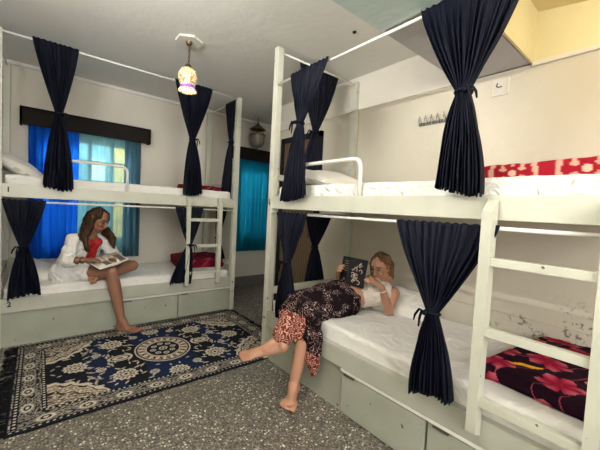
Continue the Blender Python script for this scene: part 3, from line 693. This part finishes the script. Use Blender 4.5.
def hand_prims(w, d, nrm, side, curl=.5, s=1.):
    """w wrist, d direction of the fingers, nrm out of the palm, side +1/-1 thumb side"""
    d = V(d).normalized(); nrm = V(nrm); nrm = (nrm-d*nrm.dot(d)).normalized(); sd = d.cross(nrm)*side; out = []
    R = Matrix((sd, d, nrm)).transposed(); w = V(w)
    out.append(('e', w+d*.045*s, (.037*s,.050*s,.015*s), R)); out.append(('c', w, .021*s, w+d*.03*s, .020*s))
    for k, (off, ln) in enumerate(((.028,.068),(.010,.076),(-.009,.070),(-.027,.055))):
        b = w+d*(.080-.004*abs(k-1))*s+sd*off*s; a1 = d*math.cos(curl*.7)+nrm*math.sin(curl*.7); a2 = d*math.cos(curl*1.7)+nrm*math.sin(curl*1.7)
        m1 = b+(a1+sd*off*2)*ln*.52*s; out += [('c', w+d*.05*s+sd*off*.8*s, .009*s, b, .0088*s), ('c', b, .0088*s, m1, .008*s), ('c', m1, .008*s, m1+a2*ln*.48*s, .0068*s)]
    t0 = w+d*.022*s+sd*.026*s; t1 = t0+(sd*.75+d*.6+nrm*.35)*.040*s; t2 = t1+(d*.9+sd*.25+nrm*.4)*.032*s
    out += [('c', t0, .013*s, t1, .010*s), ('c', t1, .010*s, t2, .008*s)]
    return out
def foot_prims(ank, heel, toe, up, side, s=1.):
    """side +1 if big toe lies along (dir x up)"""
    ank, heel, toe, up = V(ank), V(heel), V(toe), V(up).normalized(); d = (toe-heel).normalized(); up = (up-d*up.dot(d)).normalized(); sd = d.cross(up)*side; ln = (toe-heel).length
    ball = heel+d*ln*.70; R = Matrix((sd, d, up)).transposed()
    out = [('c', ank, .033*s, heel+up*.032*s+d*.02, .031*s), ('c', ank+d*.015, .031*s, heel+d*ln*.42+up*.036*s, .029*s), ('c', heel+d*ln*.4+up*.03*s, .030*s, ball+up*.020*s+sd*.014, .020*s), ('c', heel+d*.02+up*.026*s, .026*s, ball+up*.016*s-sd*.020, .016*s),
           ('e', ball+up*.017*s, (.044*s,.034*s,.017*s), R)]
    for k, (off, l, r) in enumerate(((.034,.30,.0135),(.011,.305,.0095),(-.008,.28,.009),(-.026,.25,.0085),(-.042,.21,.008))):
        b = ball+sd*off*s+up*.014*s; out.append(('c', b, r*s*.95, b+d*(l*ln-.008)-up*.003, r*s*.92))
    return out
def fold(o, amp, freq, axis_w=(1,1,1)):
    me = o.data; n = len(me.vertices); co = np.empty(n*3, dtype=np.float32); me.vertices.foreach_get('co', co); no = [v.normal.copy() for v in me.vertices]
    for v, nn in zip(me.vertices, no):
        p = V((v.co.x*axis_w[0], v.co.y*axis_w[1], v.co.z*axis_w[2]))*freq; v.co = v.co+nn*noise.fractal(p, .9, 2., 3)*amp

# --- woman on the left bunk, reading
def woman_left():
    root = thing('person', 'person with long brown hair, open white shirt and red top, reading on the left bunk', 'person', (.3,3.9,.5))
    inv = root.location.copy()
    pel = V((.29,3.93,.61)); chest = V((.36,3.86,.88)); neck = V((.405,3.80,.985)); hc = V((.462,3.735,1.125))
    shR = V((.262,3.755,.925)); shL = V((.515,3.905,.920)); elR = V((.205,3.67,.735)); wrR = V((.325,3.545,.757)); elL = V((.63,3.84,.735)); wrL = V((.60,3.66,.725))
    hipR = V((.27,3.82,.595)); kR = V((.56,3.575,.625)); aR = V((.655,3.55,.115)); hipL = V((.36,3.98,.60)); kL = V((.80,3.82,.625)); aL = V((.49,3.70,.548))
    HR = frame((.55,-.62,-.42), (.12,-.20,1))
    skin = head_prims(hc, HR)+[('c', hc+V((-.01,.02,-.06)), .048, neck, .050), ('c', neck, .055, chest, .105), ('c', shR, .052, shL, .052), ('c', chest+V((-.04,-.03,.0)), .10, pel, .115), ('c', chest+V((.05,.03,.0)), .10, pel, .115), ('c', pel+V((-.07,-.08,-.0)), .105, pel+V((.06,.06,-.0)), .105),
        ('c', shR, .050, elR, .038), ('c', elR, .038, wrR, .024), ('c', shL, .050, elL, .038), ('c', elL, .038, wrL, .024),
        ('c', hipR, .085, kR, .056), ('c', kR, .054, kR+(aR-kR)*.3+V((0,.012,0)), .060), ('c', kR+(aR-kR)*.3+V((0,.012,0)), .060, aR, .034), ('c', hipL, .085, kL, .056), ('c', kL, .054, kL+(aL-kL)*.35, .052), ('c', kL+(aL-kL)*.35, .052, aL, .032)]
    skin += hand_prims(wrR, (.95,-.35,.05), (.1,.1,-1), 1, .45)+hand_prims(wrL, (-.35,-.85,.02), (.2,0,1), -1, .5)
    skin += foot_prims(aR, (.620,3.590,.012), (.805,3.435,.012), (0,0,1), -1, 1.15)+foot_prims(aL, (.50,3.70,.535), (.37,3.60,.530), (.3,-.5,.8), -1, .92)
    skin += [('e', chest+V((.015,-.075,.015)), (.045,.045,.045), None), ('e', chest+V((.095,-.03,.015)), (.045,.045,.045), None)]
    body = blob('body', skin, M['skin_tan'], None, .005, 3); 
    def par(o): o.parent = root; o.matrix_parent_inverse = Matrix.Translation(-inv); return o
    par(body); face(hc, HR, body, M['hair_brown'])
    top = blob('red_top', [('c', chest+V((-.035,-.028,-.01)), .108, pel+V((0,0,.03)), .118), ('c', chest+V((.048,.028,-.01)), .108, pel+V((0,0,.03)), .118), ('e', chest+V((.02,-.08,.01)), (.054,.052,.052), None), ('e', chest+V((.10,-.03,.01)), (.054,.052,.052), None)], M['red_top'], None, .008, 5); par(top)
    shorts = blob('shorts', [('c', pel+V((-.07,-.08,-.005)), .118, pel+V((.06,.06,-.005)), .118), ('c', hipR, .102, hipR+(kR-hipR)*.33, .092), ('c', hipL, .102, hipL+(kL-hipL)*.30, .092)], M['shorts'], None, .008, 5); fold(shorts, .008, 14); par(shorts)
    sp = [('c', shR, .066, shL, .066), ('c', chest+V((-.04,-.03,-.02)), .112, pel+V((-.05,-.04,.02)), .128), ('c', chest+V((.045,.035,-.02)), .112, pel+V((.045,.05,.02)), .126), ('c', neck+V((-.015,.03,-.02)), .062, chest, .11),
          ('c', shR, .066, elR, .056), ('c', elR, .054, elR+(wrR-elR)*.40, .044), ('c', shL, .066, elL, .056), ('c', elL, .060, elL+(wrL-elL)*.35, .050), ('c', pel+V((-.10,-.05,-.03)), .12, pel+V((.02,.10,-.03)), .12)]
    shirt = blob('white_shirt', sp, M['shirt'], None, .008, 4); fold(shirt, .010, 22)
    # open front: cut a wedge facing her front
    bm = bmesh.new(); bm.from_mesh(shirt.data); fw = V((.62,-.78,0)).normalized(); rt = V((.78,.62,0)).normalized(); dele = []
    for fc in bm.faces:
        c = fc.calc_center_median(); ax = neck.lerp(pel, max(0, min(1, (neck.z-c.z)/(neck.z-pel.z)))); q = c-ax; s = q.dot(rt); fr_ = q.dot(fw)
        w = .045+.03*max(0, min(1, (neck.z-c.z)/.4))
        if (fr_ > .035 and abs(s-.01) < w and c.z > .55) or (c.z > neck.z+.03) : dele.append(fc)
    bmesh.ops.delete(bm, geom=dele, context='FACES'); bm.to_mesh(shirt.data); bm.free(); par(shirt)
    g = lambda x, y, z: hc+HR @ V((x, y, z))
    hp = [('e', g(0,-.022,.034), (.088,.095,.092), HR), ('c', g(-.074,-.0,.02), .030, g(-.088,.0,-.10), .030), ('c', g(.088,.0,-.10), .036, V((.345,3.685,.95)), .034), ('c', V((.345,3.685,.95)), .036, V((.37,3.655,.83)), .016),
          ('c', g(.078,-.0,.02), .028, g(.092,.02,-.10), .030), ('c', g(-.090,.01,-.10), .034, V((.580,3.745,.94)), .038), ('c', V((.580,3.745,.94)), .038, V((.600,3.73,.84)), .018), ('c', g(-.085,-.03,-.06), .036, V((.60,3.80,.93)), .030),
          ('c', g(.0,-.09,-.0), .05, g(0,-.10,-.13), .045), ('c', g(.05,-.06,-.0), .045, g(.07,-.05,-.16), .036), ('c', g(-.05,-.06,-.0), .045, g(-.075,-.06,-.16), .042), ('c', g(.07,-.05,-.13), .042, V((.33,3.71,.95)), .038)]
    hair = blob('hair', hp, M['hair_brown'], None, .006, 3); fold(hair, .016, 15, (1,1,.45)); par(hair)
    # cut hair away from the face: parting
    bm = bmesh.new(); bm.from_mesh(hair.data); dele = [fc for fc in bm.faces if (lambda q: q.y > .066 and abs(q.x) < .058 and -.11 < q.z < .062)(HR.transposed() @ (fc.calc_center_median()-hc))]
    bmesh.ops.delete(bm, geom=dele, context='FACES'); bm.to_mesh(hair.data); bm.free()
    dv = (wrR-elR).normalized()
    for k in (0, 1):
        c = wrR-dv*(.012+.055*k); a = dv.orthogonal().normalized(); b = dv.cross(a); bm = bmesh.new(); tube(bm, [c+(a*math.cos(q)+b*math.sin(q))*(.029+.003*k) for q in [2*math.pi*i/16 for i in range(17)]], .0045, 6); par(link('bracelet', bm, M['cord']))
woman_left()
def open_book(label, loc, R, w, h, half_deg, cover_out, back_mat, seed, deco=False):
    """R local: x across, y up the page, z towards the reader; spine along y"""
    t = thing('open_book', label, 'book'); t.matrix_world = Matrix.Translation(loc) @ R.to_4x4()
    for s in (-1, 1):
        an = math.radians(half_deg)
        bm = bmesh.new(); top = []
        for lay, (z0, z1) in enumerate(((0,.003),)):
            pts = [(0,0), (w+.004, 0)]
            a = [V((0,-h/2-.003,0)), V((s*math.cos(an)*(w+.004),-h/2-.003,math.sin(an)*(w+.004))), V((s*math.cos(an)*(w+.004),h/2+.003,math.sin(an)*(w+.004))), V((0,h/2+.003,0))]
            vb = [bm.verts.new(p) for p in a]; vt = [bm.verts.new(p+V((0,0,-.003))) for p in a]
            bm.faces.new(vb); bm.faces.new(vt[::-1])
            for i in range(4): bm.faces.new((vb[i], vt[i], vt[(i+1)%4], vb[(i+1)%4]))
        link('cover', bm, cover_out, t, False)
        bm = bmesh.new(); n = 12; rows = []
        for i in range(n+1):
            q = i/n; x = q*w; lift = .014*math.sin(min(1, q*1.6)*math.pi)*.9+.010*(1-q); p = V((s*math.cos(an)*x, 0, math.sin(an)*x+.0015)); nn = V((-s*math.sin(an),0,math.cos(an)))
            rows.append([bm.verts.new(p+V((0,y,0))+nn*z) for y, z in ((-h/2,0),(h/2,0),(h/2,lift+.003),(-h/2,lift+.003))])
        for i in range(n):
            for k in range(4): bm.faces.new((rows[i][k], rows[i+1][k], rows[i+1][(k+1)%4], rows[i][(k+1)%4]))
        bm.faces.new(rows[0]); bm.faces.new(rows[-1][::-1])
        link('pages', bm, M['page'], t)
        if not deco:
            bm = bmesh.new()
            for (u0, u1, v0, v1) in (((.12,.85,.05,.42),(.12,.5,-.40,-.02)) if s < 0 else ((.15,.9,-.42,.25),)):
                r2 = []
                for q in (u0, (u0+u1)/2, u1):
                    x = q*w; lift = .014*math.sin(min(1, q*1.6)*math.pi)*.9+.010*(1-q)+.0045; nn = V((-s*math.sin(an),0,math.cos(an))); p = V((s*math.cos(an)*x,0,math.sin(an)*x+.0015))+nn*lift; r2.append([bm.verts.new(p+V((0,v*h,0))) for v in (v0, v1)])
                for i in range(2): bm.faces.new((r2[i][0], r2[i+1][0], r2[i+1][1], r2[i][1]))
            link('page_picture', bm, M['page_photo'], t, False)
        else:
            # printing on the outside of the covers
            bm = bmesh.new(); nn = V((s*math.sin(an),0,-math.cos(an))); rr = random.Random(seed+s)
            def P_(u, v): return V((s*math.cos(an)*u*w, v*h, math.sin(an)*u*w-.003))+nn*.0012
            def rect(u0, u1, v0, v1): bm.faces.new([bm.verts.new(P_(u, v)) for u, v in ((u0,v0),(u1,v0),(u1,v1),(u0,v1))])
            if s == deco:
                rect(.30,.48,-.42,-.30); link('cover_emblem', bm, M['print'], t, False); bm = bmesh.new()
                for k in range(5): rect(.10,.62,.34-.09*k,.355-.09*k)
            else:
                for k in range(16):
                    cu, cv, r_ = rr.uniform(.25,.75), rr.uniform(-.42,.42), rr.uniform(.05,.13); a0 = rr.uniform(0,6.28)
                    pts = [P_(cu+r_*math.cos(a0+q*.5)*(1-q*.05), cv+r_*.7*math.sin(a0+q*.5)*(1-q*.05)) for q in range(9)]; tube(bm, pts, .0028, 5)
            link('cover_print', bm, M['print'], t, False)
    return t
M['print'] = mat('pale_cover_print', (.55,.42,.34), .6)
R = Matrix((V((.86,.50,.06)).normalized(), V((-.50,.80,.33)).normalized(), V((0,0,1)))).transposed()
R = frame(V((-.50,.80,.30)), V((0,-.35,1)))
open_book('open picture book lying on the lap of the long haired reader', (.535,3.625,.712), R, .165, .20, 6, M['cover'], None, 1)

# --- woman on the right bunk, lying with a book
def woman_right():
    root = thing('person', 'person with blond hair, cream top and dark patterned skirt, lying on the right bunk', 'person', (1.9,1.75,.53))
    inv = root.location.copy()
    def par(o): o.parent = root; o.matrix_parent_inverse = Matrix.Translation(-inv); return o
    pel = V((1.90,1.735,.645)); waist = V((2.02,1.63,.665)); chest = V((2.15,1.565,.72)); neck = V((2.235,1.555,.775)); hc = V((2.21,1.605,.885))
    shN = V((2.16,1.43,.715)); shF = V((2.27,1.70,.70)); elN = V((2.12,1.435,.580)); wrN = V((2.02,1.445,.775)); elF = V((2.08,1.93,.635)); wrF = V((1.98,1.86,.79))
    hipA = V((1.90,1.80,.66)); kA = V((1.50,1.83,.625)); aA = V((1.350,1.775,.405)); hipB = V((1.90,1.68,.62)); kB = V((1.53,1.72,.57)); aB = V((1.415,1.70,.085))
    HR = frame((-.86,-.12,-.26), (-.25,-.05,1))
    skin = head_prims(hc, HR)+[('c', hc+V((.02,-.02,-.05)), .045, neck, .047), ('c', neck, .055, chest, .10), ('c', shN, .048, shF, .050), ('c', chest+V((-.02,-.05,-.02)), .085, waist, .085), ('c', chest+V((.02,.05,-.02)), .085, waist, .085), ('c', waist, .090, pel, .115), ('c', hipA, .095, hipB, .10),
        ('c', shN, .045, elN, .036), ('c', elN, .038, wrN, .023), ('c', shF, .045, elF, .036), ('c', elF, .036, wrF, .023),
        ('c', hipA, .09, kA, .058), ('c', kA, .056, kA+(aA-kA)*.35, .058), ('c', kA+(aA-kA)*.35, .058, aA, .037), ('c', hipB, .09, kB, .058), ('c', kB, .056, kB+(aB-kB)*.3+V((.012,0,0)), .058), ('c', kB+(aB-kB)*.3+V((.012,0,0)), .058, aB, .035)]
    skin += hand_prims(wrN, (-.55,.45,.55), (-.3,.6,-.2), -1, .75)+hand_prims(wrF, (-.45,-.30,.60), (.2,-.8,.2), 1, .8)
    skin += foot_prims(aA, (1.365,1.735,.325), (1.115,1.955,.250), (-.35,.15,.9), 1, 1.28)+foot_prims(aB, (1.455,1.72,.012), (1.262,1.575,.012), (0,0,1), -1, 1.22)
    skin += [('e', chest+V((-.055,-.0,.045)), (.05,.05,.045), None), ('e', chest+V((.0,.09,.045)), (.05,.05,.045), None)]
    body = blob('body', skin, M['skin_fair'], None, .005, 3); par(body); face(hc, HR, body, M['hair_blond'])
    top = blob('cropped_top', [('c', chest+V((-.02,-.05,-.02)), .097, waist+V((.02,-.01,.005)), .098), ('c', chest+V((.02,.05,-.02)), .097, waist+V((.02,-.01,.005)), .098), ('c', shN+V((.0,.05,.0)), .045, shF+V((0,-.05,0)), .048), ('e', chest+V((-.055,0,.045)), (.058,.058,.052), None), ('e', chest+V((0,.09,.045)), (.058,.058,.052), None)], M['cream_top'], None, .007, 4); par(top); fold(top, .006, 20)
    sk = [('c', pel+V((.06,-.04,.01)), .105, pel, .130), ('c', hipA, .115, kA+V((.0,0,.0)), .088), ('c', hipB, .12, kB, .090), ('c', kA, .088, kA+(aA-kA)*.42, .088), ('c', kA+(aA-kA)*.42, .088, kA+(aA-kA)*.86, .084),
          ('c', kB, .085, kB+V((-.03,-.0,-.12)), .075), ('c', kB+V((-.03,.0,-.12)), .070, kB+V((-.05,.02,-.16)), .065), ('c', (1.72,1.78,.60), .10, (1.60,1.78,.58), .10)]
    sk += [('e', (1.512,1.630,.40), (.034,.085,.20), Matrix.Rotation(.12, 3, 'X')), ('e', (1.495,1.600,.29), (.026,.062,.14), Matrix.Rotation(.12, 3, 'X'))]
    skirt = blob('long_skirt', sk, M['skirt'], None, .008, 4); fold(skirt, .020, 9)
    me = skirt.data; at = me.attributes.new('hem', 'FLOAT', 'POINT')
    ka, aa = kA, aA
    for i, v in enumerate(me.vertices):
        c = v.co; val = 0.
        tA = (c-ka).dot(aa-ka)/(aa-ka).length_squared
        if tA > .34 and c.y > 1.665 and c.x < 1.52: val = 1.
        if c.z < .335: val = 1.
        at.data[i].value = val
    # open hem: remove the underside of the sleeve-like end so the ankle comes out of cloth
    par(skirt)
    g = lambda x, y, z: hc+HR @ V((x, y, z))
    hp = [('e', g(0,-.026,.032), (.086,.090,.090), HR), ('c', g(-.070,-.015,.02), .026, g(-.078,-.02,-.085), .022), ('c', g(.070,-.015,.02), .028, g(.080,-.02,-.095), .026), ('c', g(.035,.035,.095), .018, g(.078,.005,.02), .018), ('c', g(-.035,.035,.095), .018, g(-.078,.005,.02), .018),
          ('c', g(.03,-.08,0), .050, g(.04,-.075,-.11), .036), ('c', g(-.04,-.07,0), .05, g(-.05,-.07,-.10), .034), ('c', g(.05,-.05,-.06), .04, g(.07,-.04,-.13), .02)]
    hair = blob('hair', hp, M['hair_blond'], None, .006, 3); fold(hair, .009, 18, (1,1,.4)); par(hair)
    bm = bmesh.new(); bm.from_mesh(hair.data); dele = [fc for fc in bm.faces if (lambda q: q.y > .060 and abs(q.x) < .055 and -.11 < q.z < .060)(HR.transposed() @ (fc.calc_center_median()-hc))]
    bmesh.ops.delete(bm, geom=dele, context='FACES'); bm.to_mesh(hair.data); bm.free()
    dv = (wrN-elN).normalized(); c = wrN-dv*.03; a = dv.orthogonal().normalized(); b = dv.cross(a); bm = bmesh.new(); tube(bm, [c+(a*math.cos(q)+b*math.sin(q))*.028 for q in [2*math.pi*i/16 for i in range(17)]], .005, 6); par(link('bracelet', bm, M['page']))
woman_right()
# book held upright in front of her face: pages towards her, covers towards the room
zz = V((.62,-.05,-.12)).normalized(); yy = V((.10,.0,1)).normalized(); xx = yy.cross(zz).normalized(); yy = zz.cross(xx)
R = Matrix((xx, yy, zz)).transposed()
open_book('black book held up by the blond reader, covers facing the room', (1.925,1.70,.862), R, .145, .215, 20, M['cover'], None, 5, deco=1)

# ------------------------------------------------------------------ light and camera
w = bpy.data.worlds.new('world'); sc.world = w; w.use_nodes = True
bg = w.node_tree.nodes['Background']; sky = w.node_tree.nodes.new('ShaderNodeTexSky'); sky.sky_type = 'HOSEK_WILKIE'; sky.turbidity = 4; sky.sun_direction = (-.4,.3,.85)
w.node_tree.links.new(sky.outputs[0], bg.inputs[0]); bg.inputs[1].default_value = 2.2
def area(name, loc, rot, sx, sy, power, color):
    l = bpy.data.lights.new(name, 'AREA'); l.shape = 'RECTANGLE'; l.size = sx; l.size_y = sy; l.energy = power; l.color = color
    o = bpy.data.objects.new(name, l); COL.objects.link(o); o.location = loc; o.rotation_euler = rot; return o
area('assumed_near_daylight', (.35,-1.72,1.78), (math.radians(90),0,math.radians(6)), 1.5, 1.4, 92, (1.,.97,.91))  # main light, daylight through an assumed opening behind the camera
area('ceiling_fill_light', (-.52,1.2,2.36), (0,math.radians(-138),0), .06, 1.2, 90, (1.,.99,.96))  # added fill thrown upwards to brighten the left ceiling, no fixture there
area('daylight_window', (.45,5.75,2.75), (math.radians(-48),0,0), 1.3, .7, 190, (.85,.95,1.))
area('daylight_small_window', (2.78,5.75,2.75), (math.radians(-48),0,0), .7, .7, 150, (.85,.95,1.))
pl = bpy.data.lights.new('lamp_bulb_light', 'POINT'); pl.energy = 1.2; pl.color = (1,.8,.5); pl.shadow_soft_size = .03; o = bpy.data.objects.new('lamp_bulb_light', pl); COL.objects.link(o); o.location = (.996,2.863,ZC-.40)
pl = bpy.data.lights.new('assumed_niche_light', 'POINT'); pl.energy = 5.5; pl.color = (1,.80,.42); pl.shadow_soft_size = .08; o = bpy.data.objects.new('assumed_niche_light', pl); COL.objects.link(o); o.location = (2.1,.05,2.45)  # assumed warm source for the yellow niche, out of view, no lamp built

cam = bpy.data.cameras.new('camera'); co = bpy.data.objects.new('camera', cam); COL.objects.link(co)
cam.sensor_fit = 'HORIZONTAL'; cam.sensor_width = 36; cam.lens = 318.49/600*36; cam.clip_start = .05
F = V((.63395084,.77189202,-.04784393)); Rt = V((.7733095,-.63188942,.05204015)); U = V((-.0099373,.06998907,.99749826))
co.matrix_world = Matrix.Translation((0,0,1.33)) @ Matrix((Rt, U, -F)).transposed().to_4x4()
sc.camera = co
